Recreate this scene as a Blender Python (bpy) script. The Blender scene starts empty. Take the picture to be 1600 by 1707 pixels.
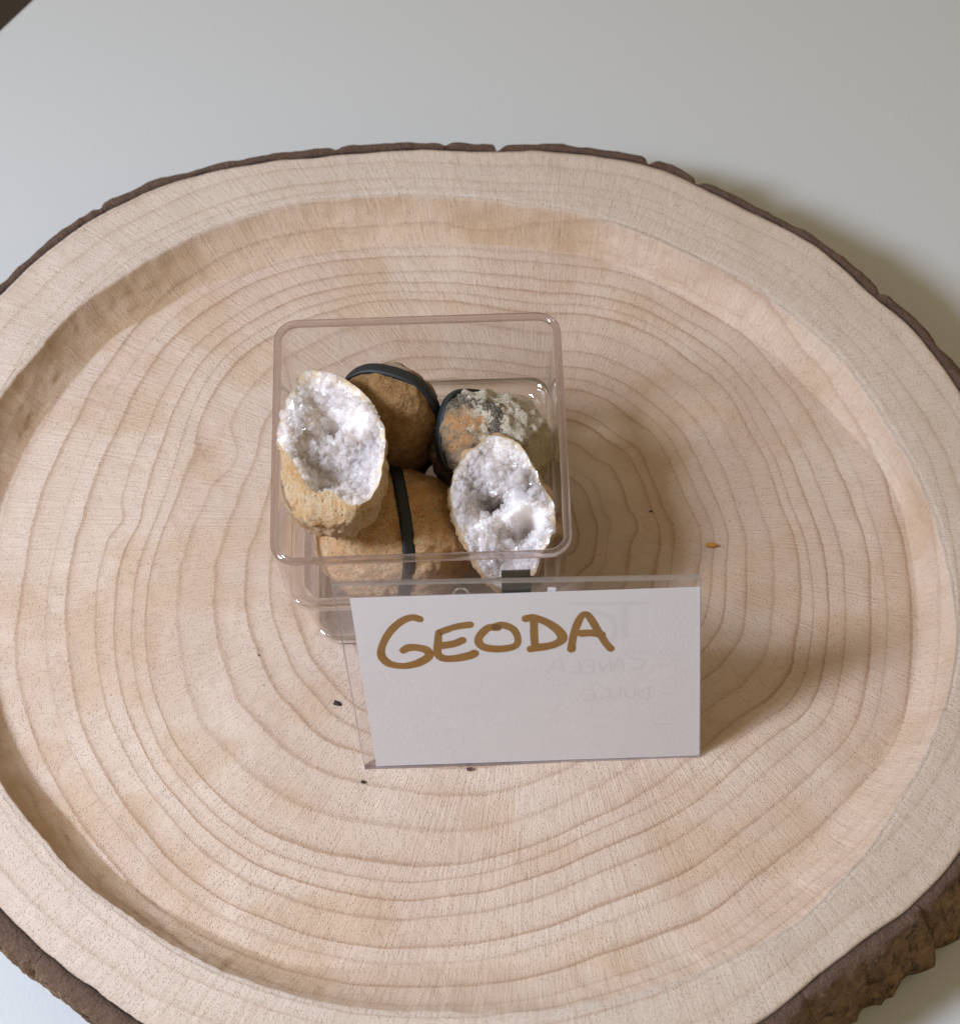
import bpy, bmesh, math
import numpy as np
from mathutils import Matrix, Vector

S = 0.012            # metres per modelling unit (1 unit = 12 mm)
sc = bpy.context.scene
col = sc.collection

# ------------------------------------------------------------------ camera
CAM = np.array((1.195, -29.54, 48.14))
AX_R = (0.99949, -0.02708, -0.01708); AX_U = (0.03202, 0.84539, 0.53319); AX_F = (0.0, 0.53347, -0.84582)
cam_data = bpy.data.cameras.new('camera')
cam = bpy.data.objects.new('camera', cam_data); col.objects.link(cam)
m = Matrix.Identity(4)
for i in range(3):
    m[i][0] = AX_R[i]; m[i][1] = AX_U[i]; m[i][2] = -AX_F[i]; m[i][3] = CAM[i] * S
cam.matrix_world = m
cam_data.sensor_fit = 'HORIZONTAL'; cam_data.sensor_width = 36.0
cam_data.lens = 36.0 * 4300 / 1600
cam_data.clip_start = 0.02; cam_data.clip_end = 50
cam_data.dof.use_dof = True; cam_data.dof.focus_distance = 54.3 * S; cam_data.dof.aperture_fstop = 24
sc.camera = cam

# ------------------------------------------------------------------ room light and window light
world = bpy.data.worlds.new('World'); sc.world = world; world.use_nodes = True
bg = world.node_tree.nodes['Background']
bg.inputs['Color'].default_value = (1.0, 0.82, 0.545, 1); bg.inputs['Strength'].default_value = 0.46

def area(name, loc, target, sx, sy, power, color):
    ld = bpy.data.lights.new(name, 'AREA'); ld.shape = 'RECTANGLE'; ld.size = sx; ld.size_y = sy
    ld.energy = power; ld.color = color
    o = bpy.data.objects.new(name, ld); col.objects.link(o)
    o.location = Vector(loc) * S
    o.rotation_euler = (Vector(target) * S - o.location).to_track_quat('-Z', 'Y').to_euler()
    return o
win = area('window_light', (-43, -12, 44), (-3, -8, 0), 0.145, 0.175, 4.9, (0.71, 0.805, 1.0))
win.data.spread = math.radians(130)

sc.view_settings.view_transform = 'Standard'; sc.view_settings.look = 'None'
sc.view_settings.exposure = 0.0; sc.view_settings.gamma = 1.0
sc.view_settings.use_curve_mapping = False
sc.render.engine = 'CYCLES'
sc.cycles.use_denoising = True
sc.cycles.max_bounces = 8; sc.cycles.transparent_max_bounces = 32
sc.cycles.use_adaptive_sampling = True; sc.cycles.adaptive_threshold = 0.03
sc.cycles.transmission_bounces = 8; sc.cycles.glossy_bounces = 4; sc.cycles.diffuse_bounces = 3
sc.cycles.sample_clamp_indirect = 6.0

# ------------------------------------------------------------------ measured outlines (units)
CTR = np.array((0.26, -0.89)); PITH = np.array((2.245, 0.556)); H1 = 0.9; TZ = -1.25
R_OUT = [12.45, 12.41, 12.37, 12.33, 12.26, 12.18, 12.08, 11.98, 11.9, 11.86, 11.85, 11.79, 11.65, 11.48, 11.37, 11.36, 11.4, 11.54, 11.77, 12.01, 12.23, 12.37, 12.45, 12.45, 12.41, 12.36, 12.31, 12.26, 12.2, 12.15, 12.1, 12.05, 11.99, 11.94, 11.89, 11.84, 11.78, 11.75, 11.75, 11.76, 11.82, 11.87, 11.91, 11.95, 11.99, 12.04, 12.08, 12.12, 12.16, 12.2, 12.19, 12.1, 12.18, 12.41, 12.6, 12.62, 12.59, 12.55, 12.52, 12.48]
R_REC = [10.77, 10.64, 10.52, 10.44, 10.36, 10.26, 10.17, 10.1, 10.05, 10.0, 9.95, 9.92, 9.89, 9.88, 9.92, 10.0, 10.11, 10.25, 10.4, 10.46, 10.5, 10.58, 10.65, 10.73, 10.73, 10.72, 10.77, 10.73, 10.69, 10.64, 10.59, 10.54, 10.49, 10.45, 10.4, 10.33, 10.24, 10.21, 10.2, 10.19, 10.17, 10.21, 10.24, 10.23, 10.24, 10.3, 10.38, 10.48, 10.6, 10.72, 10.86, 10.99, 11.05, 11.05, 11.03, 11.05, 11.07, 11.1, 11.05, 10.9]
R_FLO = [10.31, 10.28, 10.2, 10.0, 9.84, 9.73, 9.62, 9.53, 9.47, 9.47, 9.47, 9.45, 9.36, 9.28, 9.2, 9.18, 9.22, 9.35, 9.45, 9.56, 9.7, 9.88, 9.91, 9.99, 9.99, 9.98, 10.03, 9.99, 9.95, 9.9, 9.85, 9.8, 9.75, 9.71, 9.66, 9.59, 9.5, 9.47, 9.46, 9.43, 9.35, 9.36, 9.24, 9.08, 8.93, 8.97, 9.03, 9.14, 9.27, 9.42, 9.55, 9.65, 9.77, 9.92, 10.05, 10.17, 10.3, 10.38, 10.37, 10.36]
R_RINGP = [5.85, 5.76, 5.73, 5.74, 5.76, 5.83, 5.9, 5.96, 5.99, 6.02, 6.09, 6.12, 6.08, 6.02, 5.98, 6.05, 6.22, 6.44, 6.71, 7.02, 7.32, 7.59, 7.87, 8.11, 8.26, 8.29, 8.21, 8.1, 8.07, 8.13, 8.31, 8.56, 8.8, 9.04, 9.23, 9.36, 9.49, 9.56, 9.6, 9.55, 9.39, 9.23, 9.0, 8.68, 8.36, 8.03, 7.72, 7.52, 7.41, 7.29, 7.14, 7.03, 7.04, 7.14, 7.07, 6.86, 6.64, 6.42, 6.21, 6.02]
LG_HULL=[(-0.654,1.786),(-0.356,1.829),(-0.107,1.749),(0.192,1.623),(0.490,1.404),(0.688,1.157),(0.847,0.911),(0.981,0.576),(1.078,0.334),(1.101,0.093),(1.075,-0.264),(1.036,-0.589),(0.949,-1.087),(-1.112,0.178),(-1.056,0.477),(-0.892,0.990),(-0.774,1.448),(-1.108,-0.061),(-1.078,-0.432),(-0.985,-0.948),(-0.761,-1.416),(-0.434,-1.679),(-0.038,-1.799),(0.346,-1.789),(0.657,-1.635),(0.851,-1.406)]
LG_C=(-1.79, -0.19, 4.5)
LG_AX=[(0.9992, -0.0008, -0.03995),(0.0, 0.9998, -0.02),(0.03996, 0.01998, 0.999)]
LG_OUT=[(-0.654,1.786),(-0.356,1.829),(-0.107,1.749),(0.192,1.623),(0.490,1.404),(0.688,1.157),(0.847,0.911),(0.981,0.576),(1.078,0.334),(1.101,0.093),(1.075,-0.264),(1.036,-0.589),(0.949,-1.087),(0.827,-1.377),(0.634,-1.548),(0.345,-1.631),(0.201,-1.456),(0.103,-1.194),(0.007,-1.193),(-0.137,-1.249),(-0.427,-1.217),(-0.550,-0.953),(-0.700,-0.540),(-0.872,-0.361),(-1.072,-0.032),(-1.112,0.178),(-1.056,0.477),(-0.892,0.990),(-0.774,1.448)]
LG_BLOB=[(0.072,0.570,0.207,-0.550),(0.465,0.461,0.146,-0.250),(-0.642,0.684,0.317,0.160),(-0.854,0.055,0.244,0.180),(-0.880,0.205,0.146,0.100),(0.613,0.670,0.341,0.220),(0.280,1.008,0.220,0.060),(0.344,-0.375,0.585,-0.420),(0.707,-0.967,0.366,-0.220),(-0.265,-0.368,0.317,-0.250),(-0.139,-0.958,0.268,-0.200),(-0.339,1.213,0.415,-0.100),(0.048,0.495,0.085,0.100),(0.245,0.223,0.244,0.140),(-0.571,-0.142,0.195,-0.160)]
RG_HULL=[(-0.238,1.603),(-0.065,1.552),(0.195,1.497),(0.394,1.326),(0.557,0.996),(0.719,0.672),(0.799,0.456),(0.965,0.250),(1.052,-0.079),(1.065,-0.279),(0.967,-0.599),(0.785,-0.828),(0.690,-1.056),(0.625,-1.344),(0.345,-1.582),(0.008,-1.693),(-0.176,-1.637),(-0.391,-1.393),(-0.592,-1.100),(-0.696,-0.872),(-0.836,-0.592),(-0.939,-0.289),(-1.075,0.117),(-1.075,0.530),(-0.991,0.828),(-0.834,1.086),(-0.741,1.283),(-0.517,1.274),(-0.386,1.476)]
RG_C=(1.69, -1.1, 3.1)
RG_AX=[(0.99875, -0.02103, 0.04537),(0.0, 0.90725, 0.42058),(-0.05001, -0.42006, 0.90612)]
RG_OUT=[(-0.238,1.603),(-0.065,1.552),(0.195,1.497),(0.394,1.326),(0.557,0.996),(0.719,0.672),(0.799,0.456),(0.965,0.250),(1.052,-0.079),(1.065,-0.279),(0.967,-0.599),(0.785,-0.828),(0.690,-1.056),(0.625,-1.344),(0.345,-1.582),(0.008,-1.693),(-0.176,-1.637),(-0.391,-1.393),(-0.592,-1.100),(-0.696,-0.872),(-0.836,-0.592),(-0.939,-0.289),(-1.075,0.117),(-1.075,0.530),(-0.991,0.828),(-0.834,1.086),(-0.741,1.283),(-0.517,1.274),(-0.386,1.476)]
RG_BLOB=[(-0.341,0.163,0.244,-0.550),(-0.090,0.228,0.195,-0.450),(-0.484,0.344,0.171,-0.250),(0.460,-0.368,0.195,-0.420),(0.331,-0.537,0.220,-0.300),(0.047,-0.501,0.171,-0.300),(-0.229,-0.216,0.159,0.200),(-0.403,-0.235,0.171,0.120),(0.121,-0.130,0.171,0.220),(0.349,0.011,0.171,0.240),(0.626,0.125,0.195,0.160),(0.802,-0.156,0.195,0.120),(-0.036,0.752,0.293,0.160),(0.370,0.611,0.146,0.200),(-0.241,0.949,0.195,0.080),(0.097,-0.877,0.366,-0.120),(0.024,-1.185,0.317,0.050),(-0.836,0.220,0.195,0.060),(-0.692,-0.348,0.220,0.030),(-0.532,0.772,0.244,-0.080)]
BD_C=(-1.37, -5.37, 0.0)
BD_AX=[(1.0, 0.00287, 0.0),(-0.0012, 0.41767, 0.9086),(0.0026, -0.90859, 0.41767)]
BD_QUAD=[(0.002,-0.001),(6.977,-0.006),(6.904,4.538),(-0.406,4.685)]
BD_PAPER=[(0.241,0.036),(6.951,0.027),(6.891,4.278),(-0.071,4.294)]
LETTERS={'G':[[(1.299,3.744),(1.148,3.793),(0.927,3.706),(0.699,3.475),(0.531,3.159),(0.487,2.890),(0.618,2.683),(0.878,2.600),(1.143,2.633),(1.368,2.743),(1.460,2.859),(1.399,2.976),(1.226,3.043),(1.051,3.050),(0.939,2.990)]],'E':[[(2.294,3.568),(2.009,3.526),(1.722,3.420),(1.664,3.380),(1.636,3.112),(1.627,2.868),(1.742,2.754),(1.983,2.744),(2.249,2.798),(2.360,2.848)],[(1.696,3.071),(1.952,3.109),(2.129,3.188)]],'O':[[(2.845,3.475),(2.662,3.472),(2.491,3.291),(2.460,3.120),(2.583,2.990),(2.867,2.940),(3.131,2.977),(3.238,3.070),(3.233,3.259),(3.141,3.435),(2.947,3.529),(2.815,3.503)]],'D':[[(3.581,3.631),(3.575,3.299),(3.591,2.947)],[(3.416,3.670),(3.582,3.684),(3.841,3.556),(4.057,3.359),(4.142,3.183),(4.106,3.087),(3.921,2.987),(3.657,2.944),(3.503,2.913)]],'A':[[(4.323,2.878),(4.338,3.051),(4.406,3.371),(4.517,3.661),(4.605,3.726),(4.692,3.653),(4.865,3.298),(5.017,2.995),(5.114,2.855)],[(4.528,3.258),(4.711,3.261),(4.930,3.209)]]}
GHOST=[(0.075,[(4.305,3.999),(5.838,3.935)]),(0.17,[(5.378,3.831),(5.396,3.166)]),(0.11,[(4.759,3.769),(5.071,3.668),(5.203,3.426),(5.179,3.160),(4.998,3.019)]),(0.035,[(5.507,2.592),(5.726,2.553),(5.790,2.445),(5.703,2.342),(5.508,2.321)]),(0.035,[(5.399,2.295),(5.325,2.561),(5.264,2.573),(5.172,2.305)]),(0.03,[(5.362,2.402),(5.203,2.409)]),(0.035,[(5.118,2.292),(5.106,2.519),(4.935,2.315),(4.875,2.544)]),(0.035,[(4.559,2.582),(4.754,2.579),(4.757,2.277),(4.570,2.279)]),(0.03,[(4.753,2.429),(4.619,2.434)]),(0.035,[(4.474,2.561),(4.484,2.289),(4.290,2.291)]),(0.035,[(3.831,2.302),(4.001,2.612),(4.093,2.608),(4.168,2.318)]),(0.03,[(3.926,2.434),(4.140,2.431)]),(0.035,[(6.068,2.402),(6.275,2.387)]),(0.035,[(5.980,1.865),(5.841,1.835),(5.670,1.689),(5.756,1.593),(5.879,1.551),(5.897,1.832)]),(0.035,[(5.608,1.829),(5.579,1.616),(5.449,1.612),(5.387,1.839)]),(0.035,[(5.302,1.888),(5.290,1.619),(5.118,1.615)]),(0.035,[(4.910,1.869),(5.064,1.807),(5.089,1.668),(4.909,1.605)]),(0.035,[(4.555,1.829),(4.751,1.821),(4.780,1.697),(4.750,1.569),(4.541,1.569)]),(0.03,[(4.775,1.691),(4.628,1.697)]),(0.035,[(6.148,1.674),(6.350,1.653)]),(0.03,[(6.020,0.894),(6.404,0.865)])]
# clip [(2.951,4.628),(3.538,4.675),(3.552,4.122),(2.951,4.118)] pin [(2.166,4.410),(2.527,4.468),(2.946,4.523),(3.555,4.526),(4.020,4.420)] ring [(2.139,4.335),(3.930,4.260)]
# R [ 0.99949 -0.02708 -0.01708] U [0.03202 0.84539 0.53319] F [ 0.       0.53347 -0.84582]

# ------------------------------------------------------------------ helpers
def _h(ix, iy, iz, seed):
    n = (ix * 374761393 + iy * 668265263 + iz * 1274126177 + seed * 974634777) & 0xFFFFFFFF
    n = ((n ^ (n >> 13)) * 1103515245) & 0xFFFFFFFF
    n = ((n ^ (n >> 16)) * 2246822519) & 0xFFFFFFFF
    return ((n ^ (n >> 15)) & 0xFFFF) / 32767.5 - 1.0
def noise(P, seed=0):
    P = np.asarray(P, float); i = np.floor(P).astype(np.int64); f = P - i; f = f * f * f * (f * (f * 6 - 15) + 10)
    r = 0
    for dx in (0, 1):
        for dy in (0, 1):
            for dz in (0, 1):
                w = (f[..., 0] if dx else 1 - f[..., 0]) * (f[..., 1] if dy else 1 - f[..., 1]) * (f[..., 2] if dz else 1 - f[..., 2])
                r = r + w * _h(i[..., 0] + dx, i[..., 1] + dy, i[..., 2] + dz, seed)
    return r
def fbm(P, seed=0, oct=4, gain=0.5):
    P = np.asarray(P, float); r = 0; a = 1.0
    for k in range(oct):
        r = r + a * noise(P * 2.03 ** k + 17.3 * k, seed + k); a *= gain
    return r
def smooth01(x, a, b):
    t = np.clip((x - a) / (b - a), 0, 1); return t * t * (3 - 2 * t)
def circ(tab, th):          # smooth periodic lookup, th in radians
    n = len(tab); t = np.asarray(tab, float); x = (np.asarray(th) / (2 * np.pi) * n) % n
    i = np.floor(x).astype(int) % n; f = x - np.floor(x)
    p0, p1, p2, p3 = t[(i - 1) % n], t[i], t[(i + 1) % n], t[(i + 2) % n]
    return p1 + .5 * f * (p2 - p0 + f * (2 * p0 - 5 * p1 + 4 * p2 - p3 + f * (3 * (p1 - p2) + p3 - p0)))

def mesh(name, V, F, mat, parent=None, smooth=True, attrs=None):
    me = bpy.data.meshes.new(name)
    me.from_pydata((np.asarray(V, float) * S).tolist(), [], F if isinstance(F, list) else F.tolist())
    me.materials.append(mat)
    if smooth: me.polygons.foreach_set('use_smooth', [True] * len(me.polygons))
    for k, v in (attrs or {}).items():
        a = me.attributes.new(k, 'FLOAT', 'POINT'); a.data.foreach_set('value', np.asarray(v, np.float32))
    me.update()
    o = bpy.data.objects.new(name, me); col.objects.link(o)
    if parent: o.parent = parent
    return o
def empty(name, loc, axes=None):
    o = bpy.data.objects.new(name, None); col.objects.link(o); o.empty_display_size = 0.01
    m = Matrix.Identity(4)
    for i in range(3):
        for k in range(3):
            if axes is not None: m[i][k] = axes[k][i]
        m[i][3] = loc[i] * S
    o.matrix_world = m
    return o
def tag(o, label, cat, group=None):
    o['label'] = label; o['category'] = cat
    if group: o['group'] = group
    return o
def grid(nr, nt, closed=True):      # faces of an nr x nt grid, wrapping in t
    r = np.arange(nr - 1)[:, None]; t = np.arange(nt if closed else nt - 1)[None, :]; t2 = (t + 1) % nt
    a = r * nt + t; b = r * nt + t2; c = (r + 1) * nt + t2; d = (r + 1) * nt + t
    return np.stack([a, b, c, d], -1).reshape(-1, 4)
def unit(v): v = np.asarray(v, float); return v / np.linalg.norm(v, axis=-1, keepdims=True)

class NT:                            # tiny node-tree writer
    def __init__(s, name):
        s.mat = bpy.data.materials.new(name); s.mat.use_nodes = True; s.t = s.mat.node_tree; s.t.nodes.clear()
        s.out = s.t.nodes.new('ShaderNodeOutputMaterial')
    def n(s, typ, ins=None, **props):
        nd = s.t.nodes.new('ShaderNode' + typ)
        for k, v in props.items(): setattr(nd, k, v)
        for k, v in (ins or {}).items(): s.set(nd.inputs[k], v)
        return nd
    def set(s, sock, v):
        if isinstance(v, bpy.types.NodeSocket): s.t.links.new(v, sock)
        elif isinstance(v, bpy.types.Node): s.t.links.new(v.outputs[0], sock)
        else:
            if isinstance(v, (tuple, list)) and len(v) == 3 and sock.type == 'RGBA': v = (*v, 1)
            sock.default_value = v
    def math(s, op, a, b=None, c=None, clamp=False):
        nd = s.n('Math', operation=op, use_clamp=clamp)
        for i, v in enumerate((a, b, c)):
            if v is not None: s.set(nd.inputs[i], v)
        return nd.outputs[0]
    def coords(s, scale=1.0):        # object coordinates in modelling units
        tc = s.n('TexCoord'); vm = s.n('VectorMath', operation='SCALE')
        s.t.links.new(tc.outputs['Object'], vm.inputs[0]); vm.inputs['Scale'].default_value = scale / S
        return vm.outputs[0]
    def noise(s, vec, scale, detail=3, rough=.55, dist=0.0):
        return s.n('TexNoise', {'Vector': vec, 'Scale': scale, 'Detail': detail, 'Roughness': rough, 'Distortion': dist}).outputs['Fac']
    def ramp(s, fac, stops, interp='LINEAR'):
        nd = s.n('ValToRGB', {'Fac': fac}); cr = nd.color_ramp; cr.interpolation = interp
        while len(cr.elements) < len(stops): cr.elements.new(0.5)
        for e, (p, cc) in zip(cr.elements, stops):
            e.position = p; e.color = (cc, cc, cc, 1) if not isinstance(cc, (tuple, list)) else (*cc, 1)
        return nd.outputs[0]
    def mix(s, fac, a, b, blend='MIX'):
        nd = s.n('Mix', data_type='RGBA', blend_type=blend)
        s.set(nd.inputs[0], fac); s.set(nd.inputs[6], a); s.set(nd.inputs[7], b)
        return nd.outputs[2]
    def attr(s, name): return s.n('Attribute', attribute_name=name).outputs['Fac']
    def bump(s, height, dist, strength=1.0, normal=None):
        nd = s.n('Bump', {'Height': height, 'Distance': dist * S, 'Strength': strength})
        if normal: s.set(nd.inputs['Normal'], normal)
        return nd.outputs[0]
    def principled(s, **kw):
        p = s.n('BsdfPrincipled', {k.replace('_', ' '): v for k, v in kw.items()})
        s.t.links.new(p.outputs[0], s.out.inputs['Surface']); return p

# ------------------------------------------------------------------ materials
def mat_wood():
    t = NT('wood_end_grain'); v = t.coords()
    k = t.attr('ring'); wall = t.attr('wall'); rim = t.attr('rim')
    n2 = t.noise(v, 9.0, 2); fine = t.noise(v, 48, 3, .7)
    kk = t.math('MULTIPLY_ADD', t.math('SUBTRACT', n2, .5), .10, k)
    kk = t.math('MULTIPLY_ADD', t.math('SUBTRACT', fine, .5), .10, kk)
    fr = t.math('FRACT', kk); fl = t.math('FLOOR', kk)
    line = t.ramp(fr, [(0, .45), (.035, .03), (.3, 0), (.62, .05), (.84, .30), (.93, .95), (.975, 1.0), (1.0, .55)])
    rnd = t.n('TexWhiteNoise', {'W': fl}, noise_dimensions='1D').outputs['Value']
    amt = t.math('MULTIPLY_ADD', rnd, .60, .40)
    big = t.attr('v_big')
    amt = t.math('MULTIPLY', amt, t.ramp(big, [(.3, .62), (.65, 1.0)]))
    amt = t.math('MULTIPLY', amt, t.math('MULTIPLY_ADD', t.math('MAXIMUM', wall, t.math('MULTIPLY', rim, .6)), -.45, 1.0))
    line = t.math('MULTIPLY', line, amt)
    # body colour: pale, slightly pink sapwood with cream and tan patches
    base = t.mix(t.ramp(t.attr('v_base'), [(.35, 0), (.66, 1)]), (.580, .448, .360), (.640, .515, .424))
    base = t.mix(t.math('MULTIPLY', rnd, .28), base, (.565, .42, .30))
    base = t.mix(t.math('MULTIPLY', t.ramp(t.attr('v_tan'), [(.52, 0), (.72, 1)]), .50), base, (.51, .355, .225))
    rimc = t.mix(t.attr('v_base'), (.555, .470, .395), (.610, .522, .442))
    base = t.mix(t.math('MULTIPLY', rim, .75), base, rimc)
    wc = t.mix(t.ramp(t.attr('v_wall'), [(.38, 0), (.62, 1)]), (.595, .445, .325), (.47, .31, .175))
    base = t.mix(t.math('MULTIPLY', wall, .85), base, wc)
    # fine rays running out from the pith
    rays = t.n('TexNoise', {'Vector': t.n('CombineXYZ', {'X': t.math('MULTIPLY', t.attr('rayx'), 130), 'Y': t.math('MULTIPLY', t.attr('rayy'), 130), 'Z': t.math('MULTIPLY', k, .55)}), 'Scale': 1.0, 'Detail': 2, 'Roughness': .65}).outputs['Fac']
    base = t.mix(t.math('MULTIPLY', t.ramp(rays, [(.48, 0), (.8, 1)]), .32), base, (.45, .30, .20))
    # open pores in patches
    vor = t.n('TexVoronoi', {'Vector': v, 'Scale': 18.0, 'Randomness': 1.0}).outputs['Distance']
    patch = t.ramp(t.attr('v_pore'), [(.40, .1), (.58, 1)])
    pore = t.math('MULTIPLY', t.ramp(vor, [(.10, 1), (.30, 0)]), patch)
    base = t.mix(t.math('MULTIPLY', pore, .50), base, (.36, .235, .155))
    base = t.mix(t.ramp(fine, [(.35, .34), (.62, 0)]), base, (.40, .27, .17))
    # wind-blown dark specks
    spk = t.n('TexVoronoi', {'Vector': v, 'Scale': 2.1, 'Randomness': 1.0}).outputs['Distance']
    spk = t.math('MULTIPLY', t.ramp(spk, [(.025, 1), (.04, 0)]), t.ramp(t.attr('v_big'), [(.5, 0), (.56, 1)]))
    base = t.mix(t.math('MULTIPLY', spk, .8), base, (.06, .04, .03))
    ring_c = t.mix(rnd, (.275, .148, .072), (.31, .172, .092))
    colr = t.mix(t.math('MULTIPLY', line, .74, clamp=True), base, ring_c)
    h = t.math('ADD', t.math('MULTIPLY', fine, .8), t.math('MULTIPLY', rays, .9))
    h = t.math('ADD', h, t.math('MULTIPLY', t.ramp(vor, [(.10, 1), (.30, 0)]), -.55))
    t.principled(Base_Color=colr, Roughness=.72, Specular_IOR_Level=.25, Normal=t.bump(h, .030, .95))
    return t.mat

def mat_bark():
    t = NT('bark'); v = t.coords(); side = t.attr('side'); vs = t.n('VectorMath', {0: v, 1: (1, 1, .45)}, operation='MULTIPLY').outputs[0]
    n = t.noise(vs, 4.2, 6, .72, .6); n2 = t.noise(v, 1.3, 4, .6)
    top = t.mix(t.noise(v, 9, 4, .7), (.090, .054, .038), (.205, .125, .085))
    sd = t.mix(t.ramp(n2, [(.35, 0), (.65, 1)]), (.31, .19, .095), (.19, .11, .065))
    sd = t.mix(t.ramp(t.noise(v, 5.5, 5, .75), [(.50, 0), (.68, .9)]), sd, (.42, .29, .16))
    sd = t.mix(t.ramp(n, [(.50, 0), (.66, .95)]), sd, (.018, .015, .014))
    c = t.mix(side, top, sd)
    c = t.mix(t.math('MULTIPLY', t.attr('seam'), .75), c, (.012, .010, .012))
    h = t.math('ADD', t.noise(v, 14, 4, .7), t.math('MULTIPLY', n, 1.2))
    t.principled(Base_Color=c, Roughness=.9, Specular_IOR_Level=.2, Normal=t.bump(h, .11, 1.0))
    return t.mat

def mat_table():
    t = NT('white_laminate'); v = t.coords()
    c = t.mix(t.noise(v, 40, 2), (.445, .448, .435), (.465, .468, .455))
    spk = t.n('TexVoronoi', {'Vector': v, 'Scale': .35}).outputs['Distance']
    c = t.mix(t.ramp(spk, [(.012, .55), (.03, 0)]), c, (.25, .22, .18))
    t.principled(Base_Color=c, Roughness=.42, Specular_IOR_Level=.4, Normal=t.bump(t.noise(v, 11, 4, .65), .012, .6))
    return t.mat
def mat_floor():
    t = NT('dark_floor'); v = t.coords(.2)
    t.principled(Base_Color=t.mix(t.noise(v, 1.5, 3), (.040, .032, .026), (.075, .06, .05)), Roughness=.6)
    return t.mat

def mat_clear(name, tint, dark, gloss=1.0, base=.045, rough=.03, bump=0.0, glass=0.0):
    """clear moulded plastic: see-through with a slight tint that deepens at grazing angles, plus surface reflection"""
    t = NT(name)
    f = t.n('LayerWeight', {'Blend': .5}).outputs['Facing']
    tr = t.n('BsdfTransparent', {'Color': t.mix(t.math('POWER', f, 2.6), tint, dark)})
    gl = t.n('BsdfGlossy', {'Color': (1, 1, 1), 'Roughness': rough})
    if bump:
        b = t.bump(t.noise(t.coords(), 3.0, 3), bump, 1.0); t.set(gl.inputs['Normal'], b)
    fac = t.math('MULTIPLY', t.math('MULTIPLY_ADD', t.math('POWER', f, 5.0), .8, base), gloss)
    body = tr
    if glass:
        g = t.n('BsdfGlass', {'Color': tint, 'Roughness': .02, 'IOR': 1.5})
        body = t.n('MixShader', {0: glass, 1: tr, 2: g})
    t.t.links.new(t.n('MixShader', {0: fac, 1: body, 2: gl}).outputs[0], t.out.inputs['Surface'])
    return t.mat

def mat_stone(name, c1, c2, c3, scale=1.0, pit=.5, speck=(.05, .03, .02), extra=None):
    t = NT(name); v = t.coords(); s = scale
    a = t.ramp(t.noise(v, 1.5 * s, 4, .6), [(.36, 0), (.62, 1)])
    c = t.mix(a, c1, c2)
    c = t.mix(t.ramp(t.noise(v, 2.8 * s, 5, .65, .5), [(.50, 0), (.68, .9)]), c, c3)
    c = t.mix(t.ramp(t.noise(v, 12 * s, 4, .7), [(.54, 0), (.70, .7)]), c, speck)
    if extra: c = extra(t, v, c)
    g = t.noise(v, 22 * s, 4, .75); pv = t.n('TexVoronoi', {'Vector': v, 'Scale': 6.5 * s}).outputs['Distance']
    pits = t.math('MULTIPLY', t.ramp(pv, [(.10, 1), (.26, 0)]), t.ramp(t.noise(v, 2.2 * s, 3), [(.45, 0), (.6, pit)]))
    c = t.mix(t.math('MULTIPLY', pits, .6), c, speck)
    c = t.mix(t.ramp(g, [(.38, .7), (.55, 0)]), c, c3)
    c = t.mix(t.ramp(t.noise(v, 7 * s, 4, .7), [(.55, 0), (.68, .45)]), c, tuple(min(.8, x * 1.35 + .06) for x in c2))
    h = t.math('MULTIPLY_ADD', g, .8, t.noise(v, 5 * s, 5, .65))
    h = t.math('MULTIPLY_ADD', pits, -.6, h)
    t.principled(Base_Color=c, Roughness=.78, Specular_IOR_Level=.3, Normal=t.bump(h, .15, 1.0))
    return t.mat

def mat_quartz(name, rough, clear, sss, c1, c2):
    t = NT(name); v = t.coords()
    c = t.mix(t.noise(v, 2.2, 3), c1, c2)
    c = t.mix(t.math('MULTIPLY', t.attr('crust'), t.ramp(t.noise(v, 5, 3, .7), [(.40, 0), (.56, 1)])), c, (.74, .55, .35))
    p = t.principled(Base_Color=c, Roughness=rough, IOR=1.54, Subsurface_Weight=sss, Subsurface_Radius=(.0065, .0058, .0055), Subsurface_Scale=1.0,
                 Specular_IOR_Level=.6, Normal=t.bump(t.noise(v, 13, 2, .5), .012, .5))
    if clear:
        tl = t.n('BsdfTranslucent', {'Color': (.92, .90, .905)}); gl = t.n('BsdfGlass', {'Color': (.98, .97, .975), 'Roughness': .03, 'IOR': 1.35})
        mx = t.n('MixShader', {0: .42, 1: p.outputs[0], 2: tl.outputs[0]})
        mx = t.n('MixShader', {0: .18, 1: mx.outputs[0], 2: gl.outputs[0]})
        mx = t.n('MixShader', {0: clear, 1: mx.outputs[0], 2: t.n('BsdfTransparent', {'Color': (.98, .97, .975)}).outputs[0]})
        t.t.links.new(mx.outputs[0], t.out.inputs['Surface'])
    return t.mat

def mat_plain(name, colr, rough=.5, metal=0.0, spec=.4, var=.15, vs=8.0, bump=.01):
    t = NT(name); v = t.coords()
    dk = tuple(x * (1 - var) for x in colr); lt = tuple(min(1, x * (1 + var)) for x in colr)
    c = t.mix(t.noise(v, vs, 4, .6), dk, lt)
    t.principled(Base_Color=c, Roughness=rough, Metallic=metal, Specular_IOR_Level=spec, Normal=t.bump(t.noise(v, vs * 3, 3), bump, .6))
    return t.mat

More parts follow.
